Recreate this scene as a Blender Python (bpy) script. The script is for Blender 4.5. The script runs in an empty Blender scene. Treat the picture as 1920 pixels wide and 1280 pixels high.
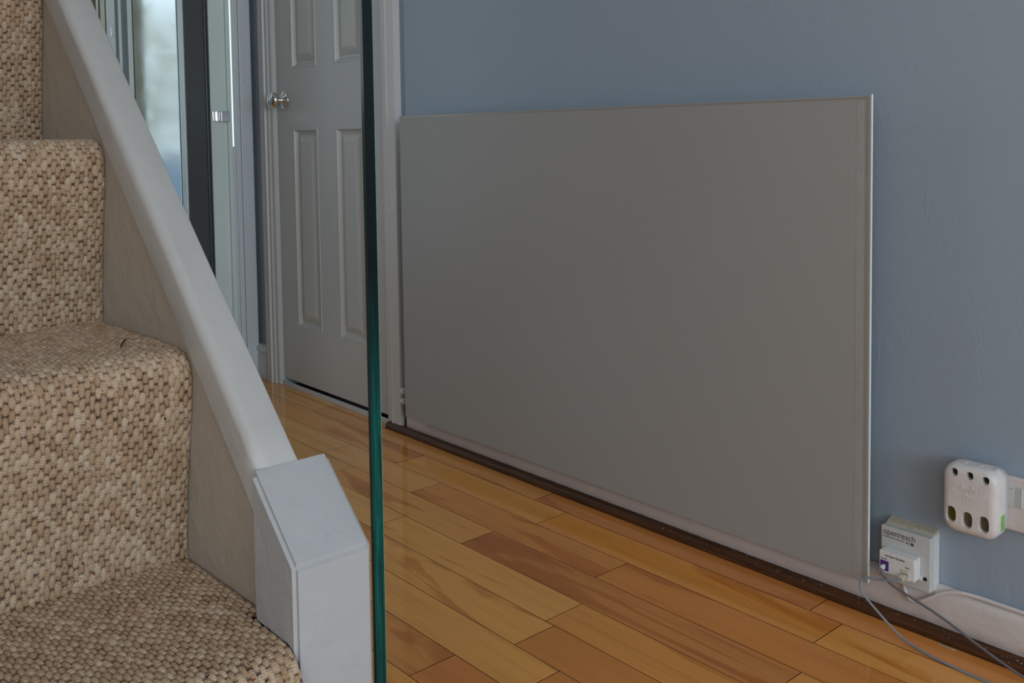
import bpy, bmesh, math, random
import numpy as np
from mathutils import Vector, Matrix, noise as mnoise

random.seed(7)
sc = bpy.context.scene
COL = sc.collection
PI = math.pi

# ------------------------------------------------------------------ camera
CAMY = -1.572765
cam_d = bpy.data.cameras.new('camera')
cam = bpy.data.objects.new('camera', cam_d)
COL.objects.link(cam)
yaw, pitch, roll = math.radians(-48.70819), math.radians(3.28279), math.radians(-0.784509)
cy, sy = math.cos(yaw), math.sin(yaw)
fwd = Vector((sy*math.cos(pitch), cy*math.cos(pitch), -math.sin(pitch)))
rt = Vector((cy, -sy, 0))
up = rt.cross(fwd)
r2 = rt*math.cos(roll) + up*math.sin(roll)
u2 = -rt*math.sin(roll) + up*math.cos(roll)
M = Matrix(((r2.x, u2.x, -fwd.x, 0), (r2.y, u2.y, -fwd.y, CAMY), (r2.z, u2.z, -fwd.z, 0.84), (0, 0, 0, 1)))
cam.matrix_world = M
cam_d.sensor_width = 36.0
cam_d.sensor_fit = 'HORIZONTAL'
cam_d.lens = 33.927
cam_d.shift_y = -0.145643
cam_d.clip_start = 0.02
sc.camera = cam

# ------------------------------------------------------------------ world, lights, exposure
sc.view_settings.view_transform = 'Standard'
sc.view_settings.look = 'None'
sc.view_settings.gamma = 1.0
sc.view_settings.use_curve_mapping = False
sc.view_settings.exposure = 0.0
w = bpy.data.worlds.new('sky')
sc.world = w
w.use_nodes = True
wb = w.node_tree.nodes['Background']
wb.inputs['Color'].default_value = (0.84, 0.94, 1.0, 1)
wb.inputs['Strength'].default_value = 1.15


def area(name, loc, direction, sx, sy_, power, color):
    l = bpy.data.lights.new(name, 'AREA')
    l.shape = 'RECTANGLE'
    l.size, l.size_y = sx, sy_
    l.energy = power
    l.color = color
    o = bpy.data.objects.new(name, l)
    o.location = loc
    o.rotation_euler = Vector(direction).to_track_quat('-Z', 'Y').to_euler()
    COL.objects.link(o)
    return o


# daylight in the big front window opening (+X wall); the other three are added fill lights
area('window_daylight', (4.56, -1.35, 1.45), (-1, 0, -0.10), 2.2, 1.3, 78, (0.74, 0.88, 1.0))
area('side_fill', (0.9, -2.88, 1.5), (0, 1, -0.15), 1.5, 1.1, 9, (0.98, 0.97, 0.95))  # added fill for the long wall
area('corner_fill', (3.1, -2.88, 1.55), (-0.75, 1, -0.12), 1.3, 1.1, 30, (0.82, 0.92, 1.0))  # added to rebalance the wall light and its shadows
area('hall_fill', (-3.28, -0.935, 1.2), (1, 0.15, -0.1), 0.36, 1.75, 4, (0.78, 0.92, 1.0))  # added to brighten the dark hall, in an invented opening behind the stairs


# ------------------------------------------------------------------ helpers
def lin(c):
    c = c/255.0
    return c/12.92 if c <= 0.04045 else ((c+0.055)/1.055)**2.4


def tag(o, label=None, cat=None, group=None, kind=None):
    if label: o['label'] = label
    if cat: o['category'] = cat
    if group: o['group'] = group
    if kind: o['kind'] = kind
    return o


def empty(name, loc=(0, 0, 0)):
    o = bpy.data.objects.new(name, None)
    o.location = loc
    o.empty_display_size = 0.05
    COL.objects.link(o)
    return o


def link(name, me, mat=None, parent=None):
    o = bpy.data.objects.new(name, me)
    COL.objects.link(o)
    if mat and not me.materials: me.materials.append(mat)
    if parent is not None:
        o.parent = parent
        o.matrix_parent_inverse = Matrix.Translation(parent.location).inverted() if parent.parent is None else Matrix()
    return o


def obj(name, bm, mat=None, parent=None, smooth=False):
    me = bpy.data.meshes.new(name)
    bmesh.ops.recalc_face_normals(bm, faces=bm.faces)
    if smooth:
        for f in bm.faces: f.smooth = True
    bm.to_mesh(me)
    bm.free()
    return link(name, me, mat, parent)


def box(bm, x0, x1, y0, y1, z0, z1, bev=0, seg=2):
    b = bmesh.new()
    bmesh.ops.create_cube(b, size=1)
    for v in b.verts:
        v.co = Vector(((x0+x1)/2+v.co.x*(x1-x0), (y0+y1)/2+v.co.y*(y1-y0), (z0+z1)/2+v.co.z*(z1-z0)))
    if bev:
        bmesh.ops.bevel(b, geom=b.edges[:], offset=bev, segments=seg, affect='EDGES', profile=0.6)
    me = bpy.data.meshes.new('t')
    b.to_mesh(me); b.free()
    bm.from_mesh(me)
    bpy.data.meshes.remove(me)
    return bm


def B(x0, x1, y0, y1, z0, z1, bev=0, seg=2):
    return box(bmesh.new(), x0, x1, y0, y1, z0, z1, bev, seg)


def prism(bm, pts, axis, a, b):
    """extrude a 2D polygon along axis from a to b. axis 1: pts are (x,z); axis 0: (y,z); axis 2: (x,y)"""
    def mk(p, t):
        if axis == 1: return (p[0], t, p[1])
        if axis == 0: return (t, p[0], p[1])
        return (p[0], p[1], t)
    va = [bm.verts.new(mk(p, a)) for p in pts]
    vb = [bm.verts.new(mk(p, b)) for p in pts]
    n = len(pts)
    bm.faces.new(va); bm.faces.new(vb[::-1])
    for i in range(n):
        bm.faces.new((va[i], vb[i], vb[(i+1) % n], va[(i+1) % n]))
    return bm


def lathe(bm, prof, origin, direction, seg=40):
    """prof: list of (radius, distance along direction)"""
    d = Vector(direction).normalized()
    q = Vector((0, 0, 1)).rotation_difference(d)
    rings = []
    for r, t in prof:
        ring = []
        for i in range(seg):
            a = 2*PI*i/seg
            ring.append(bm.verts.new(Vector(origin)+q @ Vector((r*math.cos(a), r*math.sin(a), t))))
        rings.append(ring)
    for k in range(len(rings)-1):
        for i in range(seg):
            bm.faces.new((rings[k][i], rings[k][(i+1) % seg], rings[k+1][(i+1) % seg], rings[k+1][i]))
    bm.faces.new(rings[0][::-1]); bm.faces.new(rings[-1])
    return bm


def tube(name, pts, r, mat, parent=None, flat=1.0):
    cu = bpy.data.curves.new(name, 'CURVE')
    cu.dimensions = '3D'
    sp = cu.splines.new('NURBS')
    sp.points.add(len(pts)-1)
    for p, q in zip(sp.points, pts): p.co = (*q, 1)
    sp.use_endpoint_u = True
    sp.order_u = 4
    sp.resolution_u = 10
    cu.bevel_depth = r
    cu.bevel_resolution = 4
    cu.use_fill_caps = True
    tmp = bpy.data.objects.new('tmp', cu)
    COL.objects.link(tmp)
    dg = bpy.context.evaluated_depsgraph_get()
    me = bpy.data.meshes.new_from_object(tmp.evaluated_get(dg))
    bpy.data.objects.remove(tmp)
    for f in me.polygons: f.use_smooth = True
    me.materials.clear()
    return link(name, me, mat, parent)


def text_mesh(name, s, size, mat, mw, parent, depth=0.00015, sx=1.0, shear=0.0, bev=0):
    cu = bpy.data.curves.new(name, 'FONT')
    cu.body = s
    cu.size = size
    cu.extrude = depth
    cu.shear = shear
    cu.bevel_depth = bev
    cu.align_x = 'LEFT'
    tmp = bpy.data.objects.new('tmp', cu)
    COL.objects.link(tmp)
    dg = bpy.context.evaluated_depsgraph_get()
    me = bpy.data.meshes.new_from_object(tmp.evaluated_get(dg))
    bpy.data.objects.remove(tmp)
    me.transform(Matrix.Diagonal((sx, 1, 1, 1)))
    me.transform(mw)
    me.materials.clear()
    return link(name, me, mat, parent)


def on_wall(x, y, z):
    """text plane facing -Y, baseline start at x,y,z"""
    return Matrix.Translation((x, y, z)) @ Matrix.Rotation(PI/2, 4, 'X')


# ------------------------------------------------------------------ materials
class NT:
    def __init__(s, name):
        s.m = bpy.data.materials.new(name)
        s.m.use_nodes = True
        s.t = s.m.node_tree
        s.n = s.t.nodes
        s.b = s.n['Principled BSDF']

    def add(s, typ, **kw):
        nd = s.n.new(typ)
        for k, v in kw.items():
            if k.startswith('i_'):
                key = k[2:]
                nd.inputs[int(key) if key.isdigit() else key.replace('_', ' ')].default_value = v
            else: setattr(nd, k, v)
        return nd

    def l(s, a, b): s.t.links.new(a, b)

    def ramp(s, fac, stops, interp='LINEAR'):
        r = s.add('ShaderNodeValToRGB')
        r.color_ramp.interpolation = interp
        while len(r.color_ramp.elements) < len(stops): r.color_ramp.elements.new(0.5)
        for e, (p, c) in zip(r.color_ramp.elements, stops):
            e.position = p
            e.color = (*c, 1) if len(c) == 3 else c
        s.l(fac, r.inputs[0])
        return r.outputs[0]

    def noise(s, scale, detail=3, rough=0.5, vec=None, dist=0.0):
        nd = s.add('ShaderNodeTexNoise')
        nd.inputs['Scale'].default_value = scale
        nd.inputs['Detail'].default_value = detail
        nd.inputs['Roughness'].default_value = rough
        nd.inputs['Distortion'].default_value = dist
        if vec is not None: s.l(vec, nd.inputs['Vector'])
        return nd.outputs['Fac']

    def mapping(s, scale=(1, 1, 1), coord='Object', loc=None):
        tc = s.add('ShaderNodeTexCoord')
        mp = s.add('ShaderNodeMapping')
        mp.inputs['Scale'].default_value = scale
        s.l(tc.outputs[coord], mp.inputs['Vector'])
        if loc is not None: s.l(loc, mp.inputs['Location'])
        return mp.outputs[0]

    def mix(s, fac, a, b, mode='MIX'):
        m = s.add('ShaderNodeMix', data_type='RGBA', blend_type=mode)
        for k, v in ((0, fac), (6, a), (7, b)):
            if hasattr(v, 'is_output'): s.l(v, m.inputs[k])
            else: m.inputs[k].default_value = (*v, 1) if isinstance(v, tuple) and len(v) == 3 else v
        return m.outputs[2]

    def math(s, op, a, b=0.0, c=None):
        m = s.add('ShaderNodeMath', operation=op)
        for k, v in ((0, a), (1, b), (2, c)):
            if v is None: continue
            if hasattr(v, 'is_output'): s.l(v, m.inputs[k])
            else: m.inputs[k].default_value = v
        return m.outputs[0]

    def bump(s, h, strength=0.3, dist=0.001, normal=None):
        bnode = s.add('ShaderNodeBump')
        bnode.inputs['Strength'].default_value = strength
        bnode.inputs['Distance'].default_value = dist
        s.l(h, bnode.inputs['Height'])
        if normal is not None: s.l(normal, bnode.inputs['Normal'])
        s.l(bnode.outputs[0], s.b.inputs['Normal'])
        return bnode.outputs[0]


def paint(name, col, rough=0.5, var=0.06, bump=0.25, bscale=220, bdist=0.0006, dirt=None, dirt_amt=0.5, spec=0.5, marks=False, lump=0.0):
    m = NT(name)
    v = m.mapping()
    n1 = m.noise(2.2, 4, 0.6, v)
    c1 = tuple(c*(1-var) for c in col)
    c2 = tuple(min(1, c*(1+var)) for c in col)
    colr = m.ramp(n1, [(0.3, c1), (0.7, c2)])
    if dirt:
        nd = m.noise(34, 6, 0.75, v, 0.3)
        f = m.ramp(nd, [(0.60, (0, 0, 0)), (0.72, (1, 1, 1))])
        f = m.math('MULTIPLY', f, dirt_amt)
        colr = m.mix(f, colr, dirt)
    m.l(colr, m.b.inputs['Base Color'])
    m.b.inputs['Roughness'].default_value = rough
    m.b.inputs['Specular IOR Level'].default_value = spec
    h = m.noise(bscale, 3, 0.55, v)
    if lump:
        h2 = m.noise(38, 3, 0.5, v)
        h = m.math('ADD', h, m.math('MULTIPLY', h2, lump))
    m.bump(h, bump, bdist)
    return m.m


M_wall = NT('blue_grey_wall_paint')
_m = M_wall
_v = _m.mapping()
_n = _m.noise(1.3, 3, 0.5, _v)
_c = _m.ramp(_n, [(0.3, (0.310, 0.388, 0.475)), (0.7, (0.340, 0.420, 0.508))])
_m.l(_c, _m.b.inputs['Base Color'])
_m.b.inputs['Roughness'].default_value = 0.42
_m.b.inputs['Specular IOR Level'].default_value = 0.35
_h1 = _m.noise(130, 3, 0.55, _v)
_v2 = _m.mapping((26, 26, 7))
_h2 = _m.noise(1.0, 5, 0.62, _v2, 0.6)
_h2 = _m.ramp(_h2, [(0.62, (0, 0, 0)), (0.70, (1, 1, 1))])
_h3 = _m.noise(9, 2, 0.5, _v)
_h = _m.math('ADD', _h1, _m.math('MULTIPLY', _h2, 0.5))
_h = _m.math('ADD', _h, _m.math('MULTIPLY', _h3, 1.2))
_sp = _m.add('ShaderNodeSeparateXYZ'); _tc = _m.add('ShaderNodeNewGeometry')
_m.l(_tc.outputs['Position'], _sp.inputs[0])
_low = _m.add('ShaderNodeMapRange'); _m.l(_sp.outputs[2], _low.inputs[0])
_low.inputs[1].default_value = 0.25; _low.inputs[2].default_value = 0.12; _low.inputs[3].default_value = 0.0; _low.inputs[4].default_value = 1.0
_h4 = _m.noise(1.0, 5, 0.65, _m.mapping((34, 34, 20)), 0.3)
_h = _m.math('ADD', _h, _m.math('MULTIPLY', _m.math('MULTIPLY', _h4, _low.outputs[0]), 3.0))
_m.bump(_h, 0.40, 0.0013)
WALL = M_wall.m

WHITE = paint('white_gloss_paint', (0.70, 0.75, 0.80), 0.32, 0.03, 0.22, 150, 0.0006, (0.42, 0.38, 0.33), 0.25)
WHITE_OLD = paint('old_white_paint', (0.63, 0.635, 0.635), 0.38, 0.03, 0.30, 90, 0.0010, (0.40, 0.36, 0.30), 0.35, lump=1.5)
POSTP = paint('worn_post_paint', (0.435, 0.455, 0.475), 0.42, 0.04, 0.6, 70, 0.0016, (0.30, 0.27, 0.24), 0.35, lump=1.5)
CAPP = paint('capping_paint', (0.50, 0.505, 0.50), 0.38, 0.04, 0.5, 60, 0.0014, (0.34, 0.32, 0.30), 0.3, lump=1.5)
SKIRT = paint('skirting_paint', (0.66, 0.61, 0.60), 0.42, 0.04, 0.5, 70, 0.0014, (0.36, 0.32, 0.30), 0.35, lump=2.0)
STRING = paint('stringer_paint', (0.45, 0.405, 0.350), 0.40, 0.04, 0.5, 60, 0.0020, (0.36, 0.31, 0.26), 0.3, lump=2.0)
CEIL = paint('ceiling_paint', (0.78, 0.78, 0.77), 0.8, 0.02, 0.1)
UPVC = paint('pale_frame_plastic', (0.80, 0.91, 0.90), 0.3, 0.03, 0.05)
GREYDOOR = paint('dark_grey_door_paint', (0.06, 0.07, 0.08), 0.35, 0.05, 0.15, 200, 0.0003)
DARKGAP = paint('dark_gap_and_seal', (0.012, 0.013, 0.015), 0.6, 0.05, 0.05)


def simple(name, col, rough=0.4, metal=0.0, spec=0.5, coat=0.0, nscale=60, var=0.05):
    m = NT(name)
    v = m.mapping()
    n = m.noise(nscale, 3, 0.5, v)
    c = m.ramp(n, [(0.3, tuple(x*(1-var) for x in col)), (0.7, tuple(min(1, x*(1+var)) for x in col))])
    m.l(c, m.b.inputs['Base Color'])
    m.b.inputs['Roughness'].default_value = rough
    m.b.inputs['Metallic'].default_value = metal
    m.b.inputs['Specular IOR Level'].default_value = spec
    m.b.inputs['Coat Weight'].default_value = coat
    return m.m


CHROME = simple('polished_chrome', (0.78, 0.76, 0.74), 0.06, 1.0)
BRUSHED = simple('brushed_chrome', (0.55, 0.56, 0.60), 0.28, 1.0)
PLASTIC = simple('white_plastic', (0.74, 0.74, 0.76), 0.35)
PLASTIC_GREY = simple('aged_white_plastic', (0.56, 0.58, 0.58), 0.4)
PLASTIC_FRESH = simple('satin_cream_plastic', (0.70, 0.67, 0.67), 0.38)
PURPLE = simple('purple_plastic', (0.085, 0.025, 0.20), 0.4)
CREAM = simple('cream_plug_plastic', (0.62, 0.58, 0.48), 0.35)
BLACK = simple('black_ink', (0.012, 0.012, 0.018), 0.6)
GREYINK = simple('grey_ink', (0.10, 0.10, 0.115), 0.6)
REDINK = simple('red_ink', (0.22, 0.04, 0.04), 0.6)
HOLE = simple('dark_hole_lining', (0.010, 0.010, 0.010), 0.7)
GREENP = simple('green_plastic', (0.22, 0.50, 0.12), 0.4)
CORD1 = simple('dark_grey_cord_sheath', (0.13, 0.13, 0.15), 0.4)
CORD2 = simple('pale_grey_cord_sheath', (0.24, 0.28, 0.33), 0.3)
BEADING = simple('bright_bead_plastic', (0.86, 0.93, 0.92), 0.25)
LEAF = simple('shrub_leaves', (0.36, 0.30, 0.12), 0.6, var=0.5, nscale=6)
BARK = simple('shrub_bark', (0.08, 0.05, 0.03), 0.8)
PATH = simple('blue_grey_path', (0.10, 0.16, 0.24), 0.7)
TIMBER = simple('weathered_post_timber', (0.20, 0.17, 0.11), 0.7)

# infrared panel glass: warm grey coating under glass
m = NT('warm_grey_glass')
v = m.mapping()
n = m.noise(0.9, 2, 0.5, v)
c = m.ramp(n, [(0.3, (0.352, 0.352, 0.345)), (0.7, (0.378, 0.382, 0.380))])
m.l(c, m.b.inputs['Base Color'])
m.b.inputs['Roughness'].default_value = 0.45
m.b.inputs['Specular IOR Level'].default_value = 0.3
PANELG = m.m
PANELB = simple('panel_border_coating', (0.31, 0.295, 0.27), 0.3)
GLASSEDGE = simple('bright_ground_glass_edge', (0.80, 0.88, 0.86), 0.3)
ALU = simple('aluminium', (0.6, 0.6, 0.6), 0.4, 0.9)

# brown stained quadrant
m = NT('dark_stained_wood')
v = m.mapping((2.5, 60, 60))
n = m.noise(3, 5, 0.65, v, 0.3)
c = m.ramp(n, [(0.3, (0.040, 0.015, 0.006)), (0.62, (0.105, 0.042, 0.016)), (0.80, (0.20, 0.11, 0.06))])
m.l(c, m.b.inputs['Base Color'])
m.b.inputs['Roughness'].default_value = 0.5
m.b.inputs['Specular IOR Level'].default_value = 0.25
m.bump(n, 0.3, 0.0006)
BROWN = m.m

# floor planks: tone from object colour, grain stretched along the board
m = NT('lacquered_maple_plank')
oi = m.add('ShaderNodeObjectInfo')
comb = m.add('ShaderNodeCombineXYZ')
m.l(m.math('MULTIPLY', oi.outputs['Random'], 37.0), comb.inputs[0])
m.l(m.math('MULTIPLY', oi.outputs['Random'], 91.0), comb.inputs[1])
v = m.mapping((2.2, 26, 8), loc=comb.outputs[0])
g1 = m.noise(1.0, 6, 0.6, v, 0.5)
v2 = m.mapping((5, 190, 30), loc=comb.outputs[0])
g2 = m.noise(1.0, 4, 0.6, v2)
v3 = m.mapping((1.3, 8.5, 3), loc=comb.outputs[0])
g3 = m.noise(1.0, 3, 0.55, v3, 1.1)
base = oi.outputs['Color']
light = m.ramp(g1, [(0.28, (0.86, 0.82, 0.76)), (0.5, (1, 1, 1)), (0.74, (1.09, 1.08, 1.04))])
c = m.mix(1.0, base, light, 'MULTIPLY')
fine = m.ramp(g2, [(0.3, (0.94, 0.93, 0.91)), (0.6, (1.02, 1.02, 1.02))])
c = m.mix(1.0, c, fine, 'MULTIPLY')
heart = m.ramp(g3, [(0.56, (0, 0, 0)), (0.61, (0.8, 0.8, 0.8)), (0.80, (1, 1, 1))])
c = m.mix(m.math('MULTIPLY', heart, 0.8), c, m.mix(1.0, c, (0.66, 0.47, 0.36), 'MULTIPLY'))
m.l(c, m.b.inputs['Base Color'])
m.b.inputs['Roughness'].default_value = 0.20
vw = m.mapping((9, 14, 1), coord='Object')
rr = m.ramp(m.noise(1.0, 4, 0.6, vw), [(0.3, (0.05, 0.05, 0.05)), (0.8, (0.15, 0.15, 0.15))])
m.l(rr, m.b.inputs['Roughness'])
m.b.inputs['Specular IOR Level'].default_value = 0.45
hh = m.noise(14, 2, 0.5, m.mapping((1, 2.5, 1)))
m.bump(hh, 0.10, 0.0012)
PLANK = m.m
SUBFLOOR = simple('dark_joint_filler', (0.02, 0.010, 0.004), 0.9, spec=0.1)

# carpet: berber loop, UV in metres (u across, v along)
m = NT('beige_loop_wool')
at = m.add('ShaderNodeAttribute', attribute_name='tone')
uv = m.add('ShaderNodeUVMap', uv_map='UVMap')
mp = m.add('ShaderNodeMapping')
mp.inputs['Scale'].default_value = (1, 1, 1)
m.l(uv.outputs[0], mp.inputs[0])
gp = m.add('ShaderNodeAttribute', attribute_name='gap_shade')
tone = m.ramp(at.outputs['Fac'], [(0.0, (0.31, 0.19, 0.105)), (0.35, (0.41, 0.28, 0.175)), (0.7, (0.49, 0.365, 0.25)), (1.0, (0.56, 0.455, 0.345))])
nf = m.noise(260, 3, 0.7, mp.outputs[0])
c = m.mix(m.ramp(nf, [(0.58, (0, 0, 0)), (0.66, (0.8, 0.8, 0.8))]), tone, (0.25, 0.135, 0.065))
nf2 = m.noise(170, 2, 0.6, m.add('ShaderNodeVectorMath').outputs[0])
vm = m.add('ShaderNodeVectorMath', operation='ADD')
m.l(mp.outputs[0], vm.inputs[0]); vm.inputs[1].default_value = (3.1, 7.7, 0)
nf2 = m.noise(150, 2, 0.6, vm.outputs[0])
c = m.mix(m.ramp(nf2, [(0.69, (0, 0, 0)), (0.71, (1, 1, 1))]), c, (0.24, 0.065, 0.025))
vm2 = m.add('ShaderNodeVectorMath', operation='ADD')
m.l(mp.outputs[0], vm2.inputs[0]); vm2.inputs[1].default_value = (9.1, 1.7, 0)
nf3 = m.noise(130, 2, 0.6, vm2.outputs[0])
c = m.mix(m.ramp(nf3, [(0.715, (0, 0, 0)), (0.735, (1, 1, 1))]), c, (0.05, 0.03, 0.03))
c = m.mix(gp.outputs['Fac'], c, (0.075, 0.045, 0.03))   # shade between the loops, painted in as dark brown
m.l(c, m.b.inputs['Base Color'])
m.b.inputs['Roughness'].default_value = 0.95
m.b.inputs['Specular IOR Level'].default_value = 0.1
m.b.inputs['Sheen Weight'].default_value = 0.15
sep = m.add('ShaderNodeSeparateXYZ')
m.l(mp.outputs[0], sep.inputs[0])
wn = m.noise(160, 2, 0.5, mp.outputs[0])
ph = m.math('ADD', m.math('MULTIPLY', sep.outputs[1], 2*PI/0.0023), m.math('MULTIPLY', wn, 4.0))
st = m.math('SINE', ph)
st = m.math('ADD', st, m.math('MULTIPLY', m.noise(900, 2, 0.5, mp.outputs[0]), 1.0))
m.bump(st, 0.5, 0.0005)
CARPET = m.m

# clear balustrade glass: thin tinted pane faces, fresnel reflection
m = NT('clear_glass_face')
m.n.remove(m.b)
out = [x for x in m.n if x.type == 'OUTPUT_MATERIAL'][0]
tr = m.add('ShaderNodeBsdfTransparent'); tr.inputs[0].default_value = (0.98, 0.992, 0.988, 1)
gl = m.add('ShaderNodeBsdfGlossy'); gl.inputs['Roughness'].default_value = 0.02
fr = m.add('ShaderNodeLayerWeight'); fr.inputs['Blend'].default_value = 0.3
mx = m.add('ShaderNodeMixShader')
m.l(m.math('MULTIPLY_ADD', fr.outputs['Facing'], 0.03, 0.004), mx.inputs[0]); m.l(tr.outputs[0], mx.inputs[1]); m.l(gl.outputs[0], mx.inputs[2])
m.l(mx.outputs[0], out.inputs[0])
GLASS = m.m
EOFF = 0.0
# polished edge: bottle green, light inside the glass painted as dark-to-teal noise
m = NT('bottle_green_glass_edge')
v = m.mapping((50, 260, 9))
n = m.noise(1.0, 4, 0.7, v, 1.5)
v2 = m.mapping((1, 1, 1.5))
mv = m.add('ShaderNodeVectorMath', operation='ADD'); m.l(v2, mv.inputs[0]); mv.inputs[1].default_value = (0, 0, EOFF)
n2 = m.noise(1.0, 0, 0.4, mv.outputs[0])
c = m.ramp(n, [(0.30, (0.0, 0.016, 0.016)), (0.55, (0.0, 0.068, 0.062)), (0.75, (0.0, 0.17, 0.15))])
c = m.mix(m.ramp(n2, [(0.47, (0, 0, 0)), (0.55, (1, 1, 1))]), (0.002, 0.006, 0.006), c)
m.l(c, m.b.inputs['Base Color'])
m.b.inputs['Roughness'].default_value = 0.16
m.b.inputs['Specular IOR Level'].default_value = 0.25
EDGE = m.m
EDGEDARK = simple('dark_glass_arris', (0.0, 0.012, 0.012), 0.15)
EDGELIT = simple('lit_glass_arris', (0.10, 0.62, 0.50), 0.12)  # light caught on the arris, painted as a paler green copy

# obscured door glass
m = NT('frosted_glass')
m.b.inputs['Base Color'].default_value = (0.80, 0.90, 0.95, 1)
m.b.inputs['Transmission Weight'].default_value = 1.0
m.b.inputs['IOR'].default_value = 1.18
v = m.mapping()
r_ = m.ramp(m.noise(12, 2, 0.5, v), [(0.3, (0.16, 0.16, 0.16)), (0.7, (0.24, 0.24, 0.24))])
m.l(r_, m.b.inputs['Roughness'])
FROST = m.m


def structure(name, bm, mat, parent=None, smooth=False):
    o = obj(name, bm, mat, parent, smooth)
    if parent is None: o['kind'] = 'structure'
    return o


# ------------------------------------------------------------------ room shell
XE, XR = -3.17, 4.5         # entrance end, window end
YF = -2.9                   # wall behind the camera
ZC = 2.4
bm = B(-3.30, -3.005, 0, 0.12, -0.02, ZC)
box(bm, -2.338, XR+0.1, 0, 0.12, -0.02, ZC)
box(bm, -3.005, -2.338, 0, 0.12, 2.0, ZC)
structure('wall_back', bm, WALL)
structure('door_light_blocker', B(-3.05, -2.28, 0.125, 0.16, -0.02, ZC), CEIL)  # unseen panel added to keep outside light from the gap under the door
# window wall +X with opening Y[-2.45,-0.25] Z[0.85,2.1]
bm = B(XR, XR+0.12, YF, 0.0, -0.02, 0.80)
box(bm, XR, XR+0.12, YF, 0.0, 2.12, ZC)
box(bm, XR, XR+0.12, YF, -2.48, 0.80, 2.12)
box(bm, XR, XR+0.12, -0.22, 0.0, 0.80, 2.12)
structure('wall_right', bm, WALL)
bm = B(-0.5, XR, YF-0.12, YF, -0.02, 0.9)
box(bm, -0.5, XR, YF-0.12, YF, 2.08, ZC)
box(bm, -0.5, 0.1, YF-0.12, YF, 0.9, 2.08)
box(bm, 1.7, 2.4, YF-0.12, YF, 0.9, 2.08)
box(bm, 3.8, XR, YF-0.12, YF, 0.9, 2.08)
box(bm, -0.62, -0.5, YF-0.12, -2.03, -0.02, ZC)
box(bm, XE, -0.5, -2.15, -2.03, -0.02, ZC)
structure('wall_front', bm, paint('warm_white_wall', (0.66, 0.62, 0.56), 0.7, 0.03, 0.1))
structure('ceiling', B(XE-0.2, XR+0.12, YF-0.12, 0.12, ZC, ZC+0.1), CEIL)
# window frames (outside the picture, they shape the daylight)
bm = bmesh.new()
for y0 in (-2.48, -1.75, -1.0, -0.28): box(bm, XR+0.03, XR+0.09, y0, y0+0.06, 0.80, 2.12)
box(bm, XR+0.03, XR+0.09, -2.48, -0.22, 0.80, 0.86); box(bm, XR+0.03, XR+0.09, -2.48, -0.22, 2.06, 2.12)
structure('window_1', bm, WHITE)
bm = bmesh.new()
for x0 in (0.1, 0.87, 1.64): box(bm, x0, x0+0.06, YF-0.09, YF-0.03, 0.9, 2.08)
box(bm, 0.1, 1.7, YF-0.09, YF-0.03, 0.9, 0.96); box(bm, 0.1, 1.7, YF-0.09, YF-0.03, 2.02, 2.08)
for x0 in (2.4, 3.74): box(bm, x0, x0+0.06, YF-0.09, YF-0.03, 0.9, 2.08)
box(bm, 2.4, 3.8, YF-0.09, YF-0.03, 0.9, 0.96); box(bm, 2.4, 3.8, YF-0.09, YF-0.03, 2.02, 2.08)
structure('window_2', bm, WHITE)

# floor + planks (rows parallel to the long wall; pitch 91.2 mm, fitted joints)
floor = structure('floor', B(XE-0.13, XR, YF, 0.2, -0.05, -0.0085), SUBFLOOR)
PITCH = 0.09145
known = {0: [-2.636, -1.62, -0.905], 1: [-2.05, -1.514, -0.841, -0.1], 2: [-2.262, -1.856, -1.250, -0.35],
         3: [-2.75, -2.105, -1.547, -0.806], 4: [-2.45, -1.746, -1.194, -0.42], 5: [-2.6, -2.0, -1.172, -0.5],
         6: [-2.3, -1.7, -1.0645, -0.3], 7: [-2.2, -1.62, -1.214, -0.62], 8: [-2.5, -1.9, -0.98, -0.2]}
tones = {(0, 1): (0.52, 0.26, 0.10), (0, 2): (0.47, 0.20, 0.075), (0, 3): (0.50, 0.22, 0.08),
         (1, 2): (0.56, 0.27, 0.085), (1, 3): (0.60, 0.31, 0.10), (1, 4): (0.58, 0.29, 0.09), (1, 1): (0.60, 0.33, 0.14),
         (2, 2): (0.52, 0.24, 0.085), (2, 3): (0.50, 0.215, 0.07), (2, 1): (0.60, 0.35, 0.16), (2, 0): (0.58, 0.35, 0.16),
         (3, 1): (0.52, 0.31, 0.14), (3, 2): (0.57, 0.31, 0.12), (3, 3): (0.44, 0.20, 0.08), (3, 0): (0.42, 0.26, 0.12),
         (4, 2): (0.62, 0.36, 0.14), (4, 3): (0.55, 0.27, 0.09), (5, 2): (0.62, 0.35, 0.13), (5, 3): (0.47, 0.205, 0.07),
         (6, 2): (0.61, 0.34, 0.125), (6, 3): (0.46, 0.20, 0.07), (7, 2): (0.50, 0.24, 0.09), (7, 3): (0.47, 0.19, 0.07)}
row = 0
y1 = -0.003
palette = [(0.60, 0.34, 0.13), (0.55, 0.29, 0.11), (0.50, 0.24, 0.09), (0.62, 0.37, 0.15), (0.57, 0.30, 0.10)]
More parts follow.
